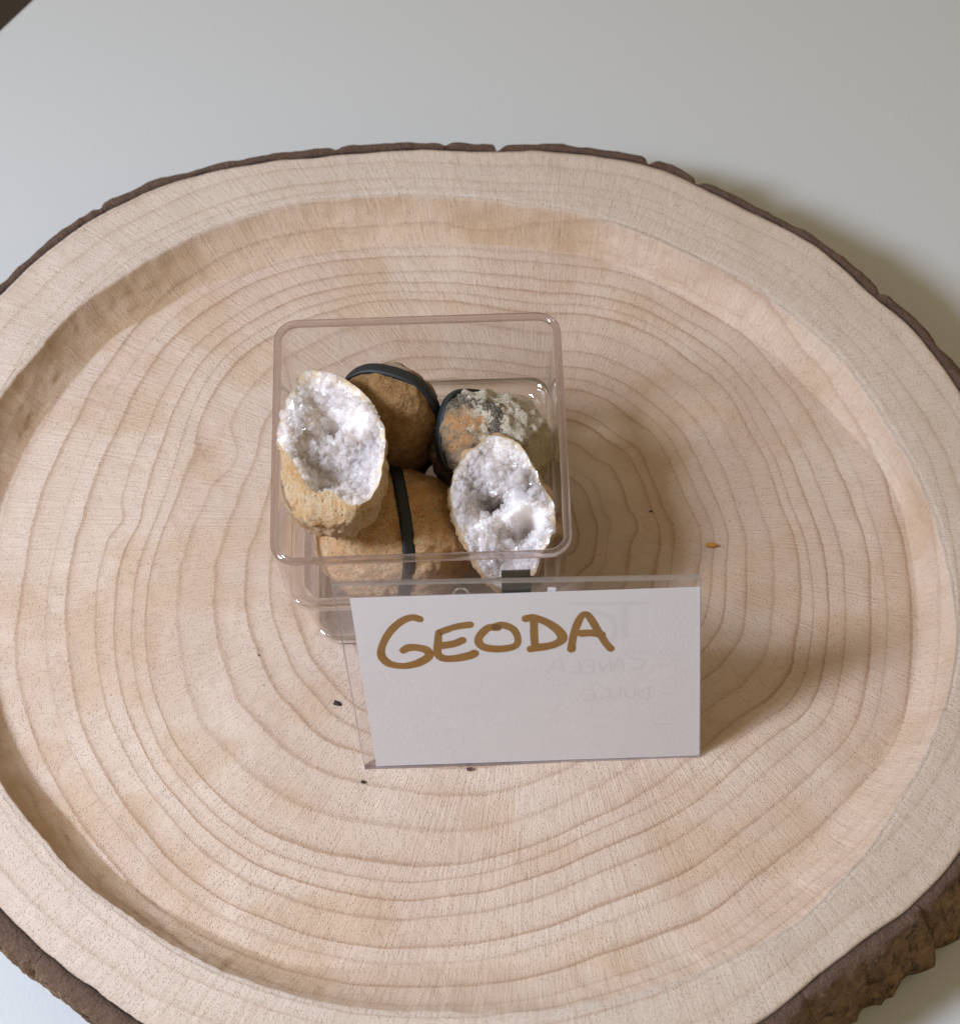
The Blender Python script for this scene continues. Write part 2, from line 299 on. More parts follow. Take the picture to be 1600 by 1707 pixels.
M_wood, M_bark, M_table, M_floor = mat_wood(), mat_bark(), mat_table(), mat_floor()
M_wall = mat_clear('clear_plastic', (.978, .973, .975), (.87, .845, .855), base=.055, bump=0.0)
M_rim = mat_clear('clear_plastic_rim', (.87, .83, .845), (.68, .63, .66), base=.07, glass=.45)
M_bead = mat_clear('clear_plastic_bead', (.975, .965, .97), (.82, .78, .80), base=.12, glass=.7)
M_pvc = mat_clear('clear_pvc', (.994, .992, .994), (.92, .90, .93), base=.02, rough=.06)
M_pvc_edge = mat_clear('clear_pvc_edge', (.78, .76, .82), (.70, .68, .78), base=.28, rough=.35)
M_band = mat_plain('dark_rubber', (.012, .014, .0145), rough=.55, spec=.35, var=.3, vs=10)
M_face = mat_quartz('quartz_bed', .20, .0, 1.0, (.76, .69, .65), (.86, .81, .77))
M_crys = mat_quartz('quartz_crystal', .05, .52, .0, (.86, .81, .77), (.93, .89, .855))
M_ink = mat_plain('brown_marker_ink', (.245, .118, .020), rough=.5, var=.30, vs=2.6, bump=.002)
M_ghost = mat_plain('show_through_ink', (.563, .541, .53), rough=.8, var=.02, vs=3, bump=.001)
M_steel = mat_plain('dark_steel', (.10, .095, .085), rough=.30, metal=1.0, var=.3, vs=3)

# ------------------------------------------------------------------ floor and table
o = mesh('floor', [(-300, -300, -62), (300, -300, -62), (300, 300, -62), (-300, 300, -62)], [(0, 1, 2, 3)], M_floor); o['kind'] = 'structure'

def build_table():
    # straight edge passes the far left of the slice; the slab lies on the near right of it
    p = np.array((-10.53, 17.33)); d = unit((.468, .628)); nrm = np.array((d[1], -d[0]))   # nrm points onto the table
    c0 = p - d * 46; Ls, Wd, r = 110.0, 75.0, 1.2
    prof = [(0, -2.0), (0, -.35), (.05, -.18), (.12, -.07), (.25, 0)]
    loops = []
    for ins, z in prof:
        pts = []
        for cx, cy, a0 in ((ins + r, ins + r, 180), (Ls - ins - r, ins + r, 270), (Ls - ins - r, Wd - ins - r, 0), (ins + r, Wd - ins - r, 90)):
            for a in np.radians(np.linspace(a0, a0 + 90, 8)):
                q = c0 + d * (cx + r * math.cos(a)) + nrm * (cy + r * math.sin(a)); pts.append((q[0], q[1], TZ + z))
        loops.append(pts)
    n = len(loops[0]); V = np.concatenate(loops); F = grid(len(prof), n)[:, ::-1].tolist()
    top = list(range((len(prof) - 1) * n, len(prof) * n)); F += [top[::-1], list(range(n))]
    o = mesh('table_top', V, F, M_table, smooth=False)
    tag(o, 'plain white table top under the wood slice', 'table')
build_table()

# ------------------------------------------------------------------ the hollowed wood slice
TOP_LEAN = 0.6
def build_slice():
    root = empty('wood_slice', (CTR[0], CTR[1], TZ))
    tag(root, 'round hollowed wood slice tray with growth rings and bark edge', 'wood slice')
    NTH = 1080; th = np.arange(NTH) / NTH * 2 * np.pi
    cs = np.stack([np.cos(th), np.sin(th)], 1)
    cyc = lambda f, s, o=3: fbm(np.stack([np.cos(th) * f, np.sin(th) * f, np.full(NTH, s)], 1), 3, o)
    r_out = circ(R_OUT, th) + .05 * cyc(7, 1.3); r_rec = circ(R_REC, th) + .05 * cyc(6, 5.1) + .018 * cyc(40, 2.2)
    r_flo = circ(R_FLO, th) + .07 * cyc(5, 9.7)
    rows = []   # (r, z, wall, rim)
    nf = 210
    for s in np.linspace(0.002, 1, nf):
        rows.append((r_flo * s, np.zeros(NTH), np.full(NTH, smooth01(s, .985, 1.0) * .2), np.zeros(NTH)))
    lens = r_rec - r_flo
    for t in np.linspace(0, 1, 26)[1:]:
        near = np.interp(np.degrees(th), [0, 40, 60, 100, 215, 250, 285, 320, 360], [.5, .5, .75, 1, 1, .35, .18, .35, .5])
        z = H1 * (.5 * t + .5 * t ** 2.2)
        g = math.sin(math.pi * t)
        gouge = g * (.045 * cyc(9, 20 + t * 2.2) + .012 * cyc(60, 40 + t * 4, 2))
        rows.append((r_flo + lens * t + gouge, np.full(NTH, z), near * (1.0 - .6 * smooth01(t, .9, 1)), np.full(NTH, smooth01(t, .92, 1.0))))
    for s in np.linspace(0, 1, 36)[1:]:
        rnd = -.06 * (1 - smooth01(s, 0, .06)) - .03 * smooth01(s, .96, 1)
        rows.append((r_rec + (r_out - r_rec) * s, H1 + .0 * th + rnd, np.zeros(NTH), np.ones(NTH)))
    V, wall, rim = [], [], []
    for r, z, w, q in rows:
        xy = CTR + cs * r[:, None]; V.append(np.column_stack([xy, z])); wall.append(w); rim.append(q)
    V = np.concatenate(V); wall = np.concatenate(wall); rim = np.concatenate(rim)
    V[:, 2] += .025 * fbm(V * .8, 5, 3) * (1 - .6 * wall) + .006 * fbm(V * 6, 9, 2)
    # side under the bark and the underside
    nb = len(rows)
    side = [np.column_stack([CTR + cs * (r_out - .02)[:, None] + np.array([TOP_LEAN * f, 0]), np.full(NTH, H1 - .05 - (H1 - .05 - TZ) * f)]) for f in (.04, .5, 1.0)]
    V = np.concatenate([V] + side + [[(CTR[0] + TOP_LEAN, CTR[1], TZ)], [(CTR[0], CTR[1], V[:NTH, 2].mean())]])
    F = grid(nb + 3, NTH).tolist(); c0 = len(V) - 2; last = (nb + 2) * NTH
    F += [(c0, last + (j + 1) % NTH, last + j) for j in range(NTH)] + [(c0 + 1, j, (j + 1) % NTH) for j in range(NTH)]
    ext = 3 * NTH + 2; wall = np.concatenate([wall, np.zeros(ext)]); rim = np.concatenate([rim, np.zeros(ext)])
    # growth-ring coordinate around the pith
    d = V[:, :2] - PITH; r = np.hypot(d[:, 0], d[:, 1]) + 1e-6; a = np.arctan2(d[:, 1], d[:, 0]) % (2 * np.pi)
    op = CTR + cs * r_out[:, None] - PITH; oa = np.arctan2(op[:, 1], op[:, 0]) % (2 * np.pi); orr = np.hypot(op[:, 0], op[:, 1]); od = np.argsort(oa)
    rO = np.interp(a, np.concatenate([oa[od] - 2 * np.pi, oa[od], oa[od] + 2 * np.pi]), np.tile(orr[od], 3))
    rP = circ(R_RINGP, a)
    inner = 15 * r / rP; outer = 15 + 10 * (r - rP) / np.maximum(rO - rP, .1)
    k = np.where(r < rP, inner, outer)
    rs = np.random.RandomState(12); w = rs.uniform(.55, 1.5, 27); w[15] = 1.0; w[17:] = rs.uniform(.35, 1.9, 10); kn = np.concatenate([[0], np.cumsum(w)]); kn = kn / kn[15] * 15
    kn[16:] = 15 + (kn[16:] - 15) * (10.0 / (kn[25] - 15))
    k = np.interp(k, kn, np.arange(28))
    cs2 = np.stack([np.cos(a), np.sin(a)], 1)
    k = k + .26 * fbm(np.column_stack([cs2 * 2.0, k * .16]), 21, 2) * smooth01(r, .2, 2.5) + .05 * fbm(np.column_stack([cs2 * 9, k * .3]), 31, 2) * smooth01(r, .5, 3)
    # two small ingrown knots bend the rings
    for (kx, ky, rad, amp) in ((-4.55, 2.5, .55, .8), (6.2, .3, .7, -.5), (-6.6, 0.9, .4, .45)):
        q = np.exp(-((V[:, 0] - kx) ** 2 + (V[:, 1] - ky) ** 2) / rad ** 2); k = k + amp * q
    loc = np.array((CTR[0], CTR[1], TZ))
    nv = lambda s, sd, o=3: np.clip(.5 + .30 * fbm(V * s + sd, sd, o), 0, 1)
    broad = {'v_big': nv(.33, 81, 2), 'v_base': nv(.42, 82, 4), 'v_tan': nv(.8, 83, 4), 'v_wall': nv(.6, 84, 4), 'v_pore': nv(.75, 85, 4)}
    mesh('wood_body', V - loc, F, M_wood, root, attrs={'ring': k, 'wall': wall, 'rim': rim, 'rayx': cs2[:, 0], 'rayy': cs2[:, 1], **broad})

    # bark, in pieces divided by the cracks
    tdeg = [0, 40, 90, 130, 180, 205, 225, 245, 270, 295, 315, 335]
    tval = [.26, .25, .27, .25, .24, .36, .50, .50, .44, .34, .30, .27]
    cracks = [8.0, 33.5, 58.1, 64.4, 81.8, 88.2, 100.9, 128, 152, 171, 196, 214, 228, 247, 268, 289, 304, 318, 331, 347]
    for i, a0 in enumerate(cracks):
        a1 = cracks[(i + 1) % len(cracks)]; a1 = a1 + 360 if a1 < a0 else a1
        gap = (.10 if i in (2, 4) else .02)
        deep0 = .9 if i in (2, 3, 4) else .35; nxt = (i + 1) % len(cracks); deep1 = .9 if nxt in (2, 3, 4) else .35
        n = max(24, int((a1 - a0) * 5)); A = np.radians(np.linspace(a0 + gap, a1 - gap, n)); c2 = np.stack([np.cos(A), np.sin(A)], 1)
        ro = np.interp(A % (2 * np.pi), np.append(th, 2 * np.pi), np.append(r_out, r_out[0]))
        tt = np.interp(np.degrees(A) % 360, tdeg + [360], tval + [tval[0]])
        tt = tt * (1 + .22 * fbm(np.column_stack([c2 * 9, np.full(n, 3.3)]), 41, 3))
        e = np.minimum((A - A[0]), (A[-1] - A)) * 12; e0 = (A - A[0]) * 12; e1 = (A[-1] - A) * 12
        tt = tt * (1 - deep0 * np.exp(-(e0 / .10) ** 2)) * (1 - deep1 * np.exp(-(e1 / .10) ** 2))
        prof = [(-.06, -.35, 0, 1), (-.03, -.04, 0, 1), (.05, -.02, 0, .9), (.15, .0, 0, .35), (.45, .012, 0, 0), (.75, -.01, 0, 0), (.93, -.05, .25, 0), (1.0, -.12, .8, 0)]
        prof += [(1.0, -.12 - f * (H1 - .12 - TZ), 1, 0) for f in np.linspace(.05, 1, 22)] + [(-.06, TZ - H1 + .0, 1, 0)]
        VV, sd, sm = [], [], []
        for pi_, (q, dz, s_, se) in enumerate(prof):
            z = np.full(n, H1 + dz); f = np.clip((H1 - z) / (H1 - TZ), 0, 1)
            r_ = ro + np.maximum(tt, .02) * q
            P = np.column_stack([CTR + c2 * r_[:, None] + np.column_stack([TOP_LEAN * f, 0 * f]), z])
            if q > .3:
                nn = fbm(np.column_stack([P[:, 0] * 1.8, P[:, 1] * 1.8, P[:, 2] * 1.1]), 51, 4); rid = 1 - 2 * np.abs(fbm(np.column_stack([P[:, :2] * 1.4, P[:, 2:] * .6]), 61, 3))
                am = (.06 * nn + .07 * rid) * (s_ if s_ else .12)
                P[:, :2] += c2 * am[:, None]
            P[:, 2] += (.03 * fbm(P * 3.1, 71, 2)) * (dz > -.3)
            VV.append(P); sd.append(np.full(n, s_)); sm.append(np.full(n, se))
        VV = np.concatenate(VV); F = grid(len(prof), n, closed=False)[:, ::-1].tolist()
        m_ = len(prof); F += [[j * n for j in range(m_)], [j * n + n - 1 for j in range(m_)][::-1]]
        mesh('bark_piece', VV - loc, F, M_bark, root, attrs={'side': np.concatenate(sd), 'seam': np.concatenate(sm)})
build_slice()

# ------------------------------------------------------------------ clear plastic box
def rsq(h, r, z, n=9):
    pts = []
    for sx, sy, a0 in ((1, 1, 0), (-1, 1, 90), (-1, -1, 180), (1, -1, 270)):
        for a in np.radians(np.linspace(a0, a0 + 90, n)):
            pts.append((sx * (h - r) + r * math.cos(a), sy * (h - r) + r * math.sin(a), z))
    return pts
def loft(name, loops, mat, parent, cap0=False, cap1=False, closed=False):
    n = len(loops[0]); V = np.concatenate([np.array(l) for l in loops]); F = grid(len(loops), n).tolist(); L = len(loops)
    if cap0: F.append(list(range(n))[::-1])
    if cap1: F.append(list(range((L - 1) * n, L * n)))
    if closed: F += [((L - 1) * n + j, (L - 1) * n + (j + 1) % n, (j + 1) % n, j) for j in range(n)]
    return mesh(name, V, F, mat, parent)
def build_box():
    root = empty('plastic_box', (0, 0, 0.03)); Z = -.03
    tag(root, 'open clear plastic box with rounded corners holding the geodes', 'box')
    q = lambda h, r, z: rsq(h, r, z + Z)
    loft('rim', [q(3.00, .50, 4.27), q(3.02, .52, 4.31), q(3.01, .51, 4.37), q(2.97, .47, 4.40), q(2.90, .40, 4.40), q(2.86, .36, 4.37), q(2.85, .35, 4.31), q(2.86, .36, 4.27)], M_rim, root, closed=True)
    loft('upper_wall', [q(2.86, .36, 4.27), q(2.76, .40, 2.42), q(2.77, .42, 2.30)][::-1] + [], M_wall, root)
    loft('outer_wall', [q(2.98, .48, 4.27), q(2.87, .52, 2.35), q(2.84, .55, 2.18), q(2.76, .55, 2.10)][::-1], M_wall, root)
    loft('ledge', [q(2.76, .40, 2.34), q(2.72, .42, 2.24), q(2.62, .44, 2.20), q(2.54, .44, 2.18), q(2.49, .44, 2.12), q(2.52, .48, 2.04), q(2.60, .52, 2.05), q(2.70, .54, 2.09), q(2.78, .50, 2.16)], M_bead, root, closed=True)
    loft('lower_wall', [q(2.49, .44, 2.08), q(2.36, .44, .26)][::-1], M_wall, root)
    loft('lower_outer_wall', [q(2.60, .54, 2.05), q(2.46, .56, .20), q(2.42, .56, .08)][::-1], M_wall, root)
    loft('foot', [q(2.44, .56, .12), q(2.42, .55, .045), q(2.37, .52, .03), q(2.30, .46, .035), q(2.26, .44, .10), q(2.29, .44, .20), q(2.36, .46, .24), q(2.41, .52, .20)], M_bead, root, closed=True)
    loft('base_panel', [q(2.28, .44, .10), q(2.28, .44, .16)], M_wall, root, cap0=True, cap1=True)
    return root
build_box()

# ------------------------------------------------------------------ stones
ICO = None
def ico():
    global ICO
    if ICO is None:
        bm = bmesh.new(); bmesh.ops.create_icosphere(bm, subdivisions=6, radius=1.0)
        ICO = (unit(np.array([v.co[:] for v in bm.verts])), [[v.index for v in f.verts] for f in bm.faces]); bm.free()
    return ICO
VIEW = unit(CAM)         # towards the viewer
IR, IU = np.array(AX_R), np.array(AX_U)
def stone_fn(a, b, c_up, c_dn, p, seed, amp, tilt=None):
    T = np.eye(3) if tilt is None else tilt
    def f(D):
        D = unit(D); E = D @ T
        c_ = np.where(E[:, 2] > 0, c_up, c_dn)
        r = (np.abs(E[:, 0] / a) ** p + np.abs(E[:, 1] / b) ** p + np.abs(E[:, 2] / c_) ** p) ** (-1 / p)
        return r * (1 + amp * fbm(D * 1.6 + seed, seed, 3) + amp * .42 * fbm(D * 5.0, seed + 5, 3) + amp * .16 * fbm(D * 15, seed + 9, 3))
    return f
def peak(fn):       # lift a blunt summit and a shoulder on the far side
    a, c_ = unit(IU * .93 - IR * .22 + VIEW * .28), unit(IR * .8 + IU * .45 + VIEW * .3)
    return lambda D: fn(D) * (1 + .16 * np.exp((unit(D) @ a - 1) / .055) + .07 * np.exp((unit(D) @ c_ - 1) / .05))
def rotm(ax, deg):
    return np.array(Matrix.Rotation(math.radians(deg), 3, Vector(ax)))
def banded_stone(name, label, cen, fn, mat, bn, boff, bw, attrs=None, seed=0):
    D, F = ico(); r = fn(D); V = D * r[:, None]; base = V[:, 2].min()
    root = empty(name, (cen[0], cen[1], cen[2] + base)); sh = np.array((0, 0, -base))
    tag(root, label, 'stone')
    bn = unit(bn)
    # the joint between the two halves shows as a fine groove under the band's cross line
    mesh('stone_body', V + sh, F, mat, root, attrs=attrs(D, V) if attrs else None)
    # flat rubber band hugging the stone in the plane with normal bn
    e1 = unit(np.cross(bn, (.3, .5, .8))); e2 = np.cross(bn, e1); n = 200; ph = np.arange(n) / n * 2 * np.pi
    C = np.cos(ph)[:, None] * e1 + np.sin(ph)[:, None] * e2
    R = fn(C + bn * boff)
    ker = np.exp(-.5 * (np.arange(-14, 15) / 5.0) ** 2); ker /= ker.sum()
    Rs = np.convolve(np.concatenate([R[-14:], R, R[:14]]), ker, 'valid'); R = np.maximum(Rs, R - .05) + .015
    dirs = unit(C + bn * boff); cen_line = dirs * R[:, None]
    tw = .02 * np.sin(ph * 3 + seed)
    loops = []
    for off, dr in ((-bw / 2, -.03), (-bw / 2, .035), (-bw * .25, .05), (bw * .25, .05), (bw / 2, .035), (bw / 2, -.03)):
        loops.append(cen_line + bn * (off + tw)[:, None] + dirs * dr if not np.isscalar(off + tw) else cen_line)
    VB = np.concatenate(loops) + sh
    F2 = grid(6, n).tolist() + [(5 * n + j, 5 * n + (j + 1) % n, (j + 1) % n, j) for j in range(n)]
    mesh('rubber_band', VB, F2, M_band, root)
    return root

M_brown = mat_stone('brown_geode_rind', (.42, .225, .078), (.52, .31, .13), (.25, .125, .045), 1.2, .4, (.08, .045, .02),
    extra=lambda t, v, c: t.mix(t.math('MULTIPLY', t.ramp(t.attr('pale'), [(.3, 0), (.6, 1)]), t.ramp(t.noise(v, 7, 4, .7), [(.40, .35), (.55, 1)])), c, (.62, .50, .36)))
M_orange = mat_stone('ochre_geode_rind', (.88, .48, .19), (.92, .63, .34), (.58, .28, .09), 1.0, .8, (.24, .11, .035),
    extra=lambda t, v, c: t.mix(t.math('MULTIPLY', t.ramp(t.attr('pale'), [(.2, 0), (.8, .9)]), t.ramp(t.noise(v, 3, 4, .7), [(.3, .3), (.6, 1)])), c, (.93, .66, .42)))  # pale mix brightens the lit lower front in the colour itself
def grey_extra(t, v, c):
    n = t.noise(v, 4.5, 4, .7); nb = t.noise(v, 2.4, 4, .65); nf = t.noise(v, 11, 4, .75)
    jit = lambda a, nn, k: t.math('MULTIPLY_ADD', t.math('SUBTRACT', nn, .5), k, t.attr(a))
    c = t.mix(t.ramp(jit('pale', nb, 1.6), [(.34, 0), (.48, 1)]), c, t.mix(t.ramp(nf, [(.36, 0), (.46, 1)]), (.22, .195, .16), (.84, .75, .59)))
    c = t.mix(t.ramp(jit('rust', n, 3.0), [(.40, 0), (.62, .95)]), c, t.mix(nf, (.52, .20, .045), (.74, .38, .14)))
    c = t.mix(t.ramp(jit('olive', nb, .7), [(.45, 0), (.58, 1)]), c, t.mix(n, (.46, .34, .15), (.64, .50, .27)))
    c = t.mix(t.ramp(jit('black', n, 2.0), [(.55, 0), (.66, .93)]), c, (.028, .032, .038))
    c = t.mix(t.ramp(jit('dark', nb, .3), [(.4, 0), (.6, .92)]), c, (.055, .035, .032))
    return c
M_grey = mat_stone('mottled_geode_rind', (.40, .26, .14), (.30, .19, .11), (.55, .42, .27), 1.2, .9, (.10, .06, .04), extra=grey_extra)

banded_stone('banded_geode', 'dark brown banded stone at the back left of the box', (-.66, 1.45, 2.90),
    stone_fn(1.05, .98, 1.22, 2.3, 2.25, 3, .055), M_brown,
    VIEW * math.cos(math.radians(44)) - (IU * .90 + IR * .43) * math.sin(math.radians(44)), 0.0, .29,
    attrs=lambda D, V: {'pale': smooth01(D @ unit((IU - .1 * VIEW)), .62, .86)}, seed=1)
banded_stone('banded_geode', 'ochre banded stone at the front, black band running top to bottom', (-.60, -.72, 1.52),
    stone_fn(1.62, 1.36, 1.42, 1.42, 2.3, 8, .065), M_orange,
    IR * math.cos(math.radians(11)) - VIEW * math.sin(math.radians(11)) + .06 * IU, 0.0, .26,
    attrs=lambda D, V: {'pale': smooth01(-D @ IU - .25 * (D @ IR), -.1, .7)}, seed=2)  # mask paints the lit lower-left side of the stone paler
def grey_masks(D, V):
    x, y = D @ IR, D @ IU
    G = lambda cx, cy, rx, ry: np.exp(-((x - cx) / rx) ** 2 - ((y - cy) / ry) ** 2)
    return {'pale': np.clip(G(-.15, .95, .55, .4) + 1.1 * G(.45, .45, .60, .50), 0, 1), 'rust': np.clip(.62 * G(-.32, .42, .40, .36) + .45 * G(-.45, .05, .3, .3), 0, 1),
            'olive': smooth01(x - .45 * y, .55, .85), 'black': np.clip(.62 * G(.05, .66, .26, .22) + .85 * G(-.70, .66, .32, .24) + .75 * G(-.22, -.06, .34, .16) + .80 * G(.20, .30, .14, .40) + .6 * G(-.4, .75, .4, .12) + .6 * G(-.05, .3, .2, .12), 0, 1),
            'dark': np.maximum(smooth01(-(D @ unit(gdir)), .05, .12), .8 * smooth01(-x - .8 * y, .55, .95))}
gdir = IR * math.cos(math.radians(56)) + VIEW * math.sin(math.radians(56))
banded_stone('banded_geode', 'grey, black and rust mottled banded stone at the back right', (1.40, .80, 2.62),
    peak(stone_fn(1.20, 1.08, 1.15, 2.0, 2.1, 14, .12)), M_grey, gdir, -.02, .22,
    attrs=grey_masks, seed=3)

def geode_half(name, label, C, AX, OUT, HULL, BLOB, d, p, mat_shell, seed, bowl, ncry, rest=None, lip=None):
    AX = [np.array(a) for a in AX]; C = np.array(C)
    base = C - AX[2] * d
    root = empty(name, base, AX); tag(root, label, 'geode')
    W = np.array([*AX]).T                       # local -> world rotation
    O = np.array(OUT); cen = O.mean(0); th0 = np.arctan2(O[:, 1] - cen[1], O[:, 0] - cen[0]) % (2 * np.pi); r0 = np.hypot(*(O - cen).T); od = np.argsort(th0)
    NT_ = 260; th = np.arange(NT_) / NT_ * 2 * np.pi
    R = np.interp(th, np.concatenate([th0[od] - 2 * np.pi, th0[od], th0[od] + 2 * np.pi]), np.tile(r0[od], 3))
    cs = np.stack([np.cos(th), np.sin(th)], 1)
    HU = np.array(HULL) - cen; ha = np.arctan2(HU[:, 1], HU[:, 0]) % (2 * np.pi); hr = np.hypot(*HU.T); ho = np.argsort(ha)
    RH = np.interp(th, np.concatenate([ha[ho] - 2 * np.pi, ha[ho], ha[ho] + 2 * np.pi]), np.tile(hr[ho], 3))
    ker = np.exp(-.5 * (np.arange(-24, 25) / 8.0) ** 2); ker /= ker.sum(); RH = np.convolve(np.concatenate([RH[-24:], RH, RH[:24]]), ker, 'valid')
    RH = np.maximum(RH, R * 1.025)
    k5 = np.exp(-.5 * (np.arange(-9, 10) / 3.2) ** 2); k5 /= k5.sum(); R = np.convolve(np.concatenate([R[-9:], R, R[:9]]), k5, 'valid')
    R = R + .022 * fbm(np.column_stack([cs * 7, np.full(NT_, seed)]), seed, 3)
    def hgt(x, y, rho):
        h = -bowl * (1 - np.clip(rho, 0, 1) ** 2.6)
        for bx, by, br, bh in BLOB: h = h + 1.25 * bh * np.exp(-((x - bx) ** 2 + (y - by) ** 2) / (br * br))
        e = 1 - smooth01(rho, .86, 1.0)
        P = np.stack([x, y, 0 * x + seed], -1)
        h = h * (.25 + .75 * e) + (.075 * fbm(P * 2.6, seed + 1, 2) + .075 * (np.sqrt(np.abs(fbm(P * 3.6, seed + 3, 2)) + .01) - .5)) * (.35 + .65 * e)
        return h
    # crystal-lined face
    nr = 90; V, cr = [], []
    for s in np.linspace(.004, 1, nr):
        xy = cen + cs * (R * s)[:, None]; z = hgt(xy[:, 0], xy[:, 1], np.full(NT_, s))
        V.append(np.column_stack([xy, z + d])); cr.append(np.full(NT_, smooth01(s, .82, .98)))
    Vf = np.concatenate(V); F = grid(nr, NT_).tolist() + [list(range(NT_))]
    mesh('crystal_face', Vf, F, M_face, root, attrs={'crust': np.concatenate(cr)})
    edge = V[-1]
    # rind
    ns = 70; V = []
    for f in np.linspace(0, 1, ns):
        a = f * np.pi / 2; s = max(math.cos(a), 1e-4) ** (2 / p); zz = math.sin(a) ** (2 / p)
        bulge = 1 + .055 * math.sin(min(1, f * 2.2) * math.pi)
        bl = smooth01(f, 0, .16) ** .6; hull = cen + cs * RH[:, None]; ring = edge[:, :2] * (1 - bl) + hull * bl
        P = np.column_stack([cen + (ring - cen) * s * bulge, edge[:, 2] * (1 - zz)])
        up = .05 + .03 * fbm(np.column_stack([cs * 4, np.full(NT_, seed + 2.)]), seed + 12, 2)
        if lip: up = up + lip[2] * np.exp(-(((th - lip[0] + np.pi) % (2 * np.pi) - np.pi) / lip[1]) ** 2)
        P[:, 2] += up * max(0.0, math.sin(math.pi * min(1, f / .26))) ** .7
        D = unit(np.column_stack([P[:, :2] - cen, P[:, 2] - d]))
        amt = smooth01(f, 0, .10) * (.07 * fbm(P * 1.7 + seed, seed + 7, 3) + .05 * (fbm(P * 4.5, seed + 8, 4)) - .05 * np.clip(np.abs(fbm(P * 3.5, seed + 9, 3)) * -6 + 1, 0, 1))
        V.append(P + D * np.atleast_1d(amt)[:, None])
    Vs = np.concatenate(V)
    Vs[:, 2] = np.maximum(Vs[:, 2], 0)
    if rest:        # keep the rind on the inner side of the box wall it leans on
        Wp = Vs.copy(); Wp = Wp @ W.T + base
        xmin, zmax = rest; k = (Wp[:, 2] < zmax) & (Wp[:, 0] < xmin); Wp[k, 0] = xmin + .25 * 0
        Vs = (Wp - base) @ W
    mesh('rind', Vs, grid(ns, NT_)[:, ::-1].tolist(), mat_shell, root)
    # quartz points
    rs = np.random.RandomState(seed); CV, CF = [], []
    n = 0; hexa = np.arange(6) / 6 * 2 * np.pi
    while n < ncry:
        a = rs.uniform(0, 2 * np.pi); s = math.sqrt(rs.uniform(0, .93)); Rr = np.interp(a, np.append(th, 2 * np.pi), np.append(R, R[0]))
        x, y = cen + np.array((math.cos(a), math.sin(a))) * Rr * s
        dn = fbm(np.array([[x * 1.9, y * 1.9, seed * 1.7]]), seed + 15, 2)[0]
        if dn < rs.uniform(-.9, .22): continue
        e = .01; q = np.array([[x, y], [x + e, y], [x, y + e]])
        z = hgt(q[:, 0], q[:, 1], np.full(3, s)); nrm = unit((-(z[1] - z[0]) / e * .7, -(z[2] - z[0]) / e * .7, 1.0))
        nrm = unit(nrm + rs.normal(0, .38, 3)); sz = (rs.choice([.034, .048, .066], p=[.34, .42, .24]) if n > 190 else rs.uniform(.08, .145)) * rs.uniform(.8, 1.2)
        if s > .86: sz *= .7
        u = unit(np.cross(nrm, (0.31, .52, .2))); v = np.cross(nrm, u); L = sz * rs.uniform(.5, 1.3); tip = L + sz * rs.uniform(.7, 1.1); tw = rs.uniform(0, 1)
        rr = sz * rs.uniform(.75, 1.15, 6); o = np.array((x, y, z[0] + d)) - nrm * sz * .55
        b0 = len(CV)
        for hh in (0, L):
            for j in range(6): CV.append(o + nrm * hh + (u * math.cos(hexa[j] + tw) + v * math.sin(hexa[j] + tw)) * rr[j])
        CV.append(o + nrm * tip + u * rs.normal(0, sz * .15))
        for j in range(6):
            k = (j + 1) % 6; CF.append((b0 + j, b0 + k, b0 + 6 + k, b0 + 6 + j)); CF.append((b0 + 6 + j, b0 + 6 + k, b0 + 12))
        n += 1
    o = mesh('quartz_points', np.array(CV), CF, M_crys, root, smooth=False, attrs={'crust': np.zeros(len(CV))}); o['kind'] = 'stuff'
    return root

M_shell = mat_stone('tan_geode_rind', (.86, .56, .28), (.92, .72, .47), (.74, .39, .14), 1.3, 1.0, (.34, .17, .06))
geode_half('geode_half', 'larger open geode half on the left, sparkling white crystals in tan rind', LG_C, LG_AX, LG_OUT, LG_HULL, LG_BLOB, 2.2, 2.05, M_shell, 5, .24, 1300, rest=(-2.82, 4.44), lip=(math.radians(237), .55, .16))
geode_half('geode_half', 'open geode half at the front right with a deep grey crystal hollow', RG_C, RG_AX, RG_OUT, RG_HULL, RG_BLOB, 1.75, 2.1, M_shell, 11, .22, 1400)

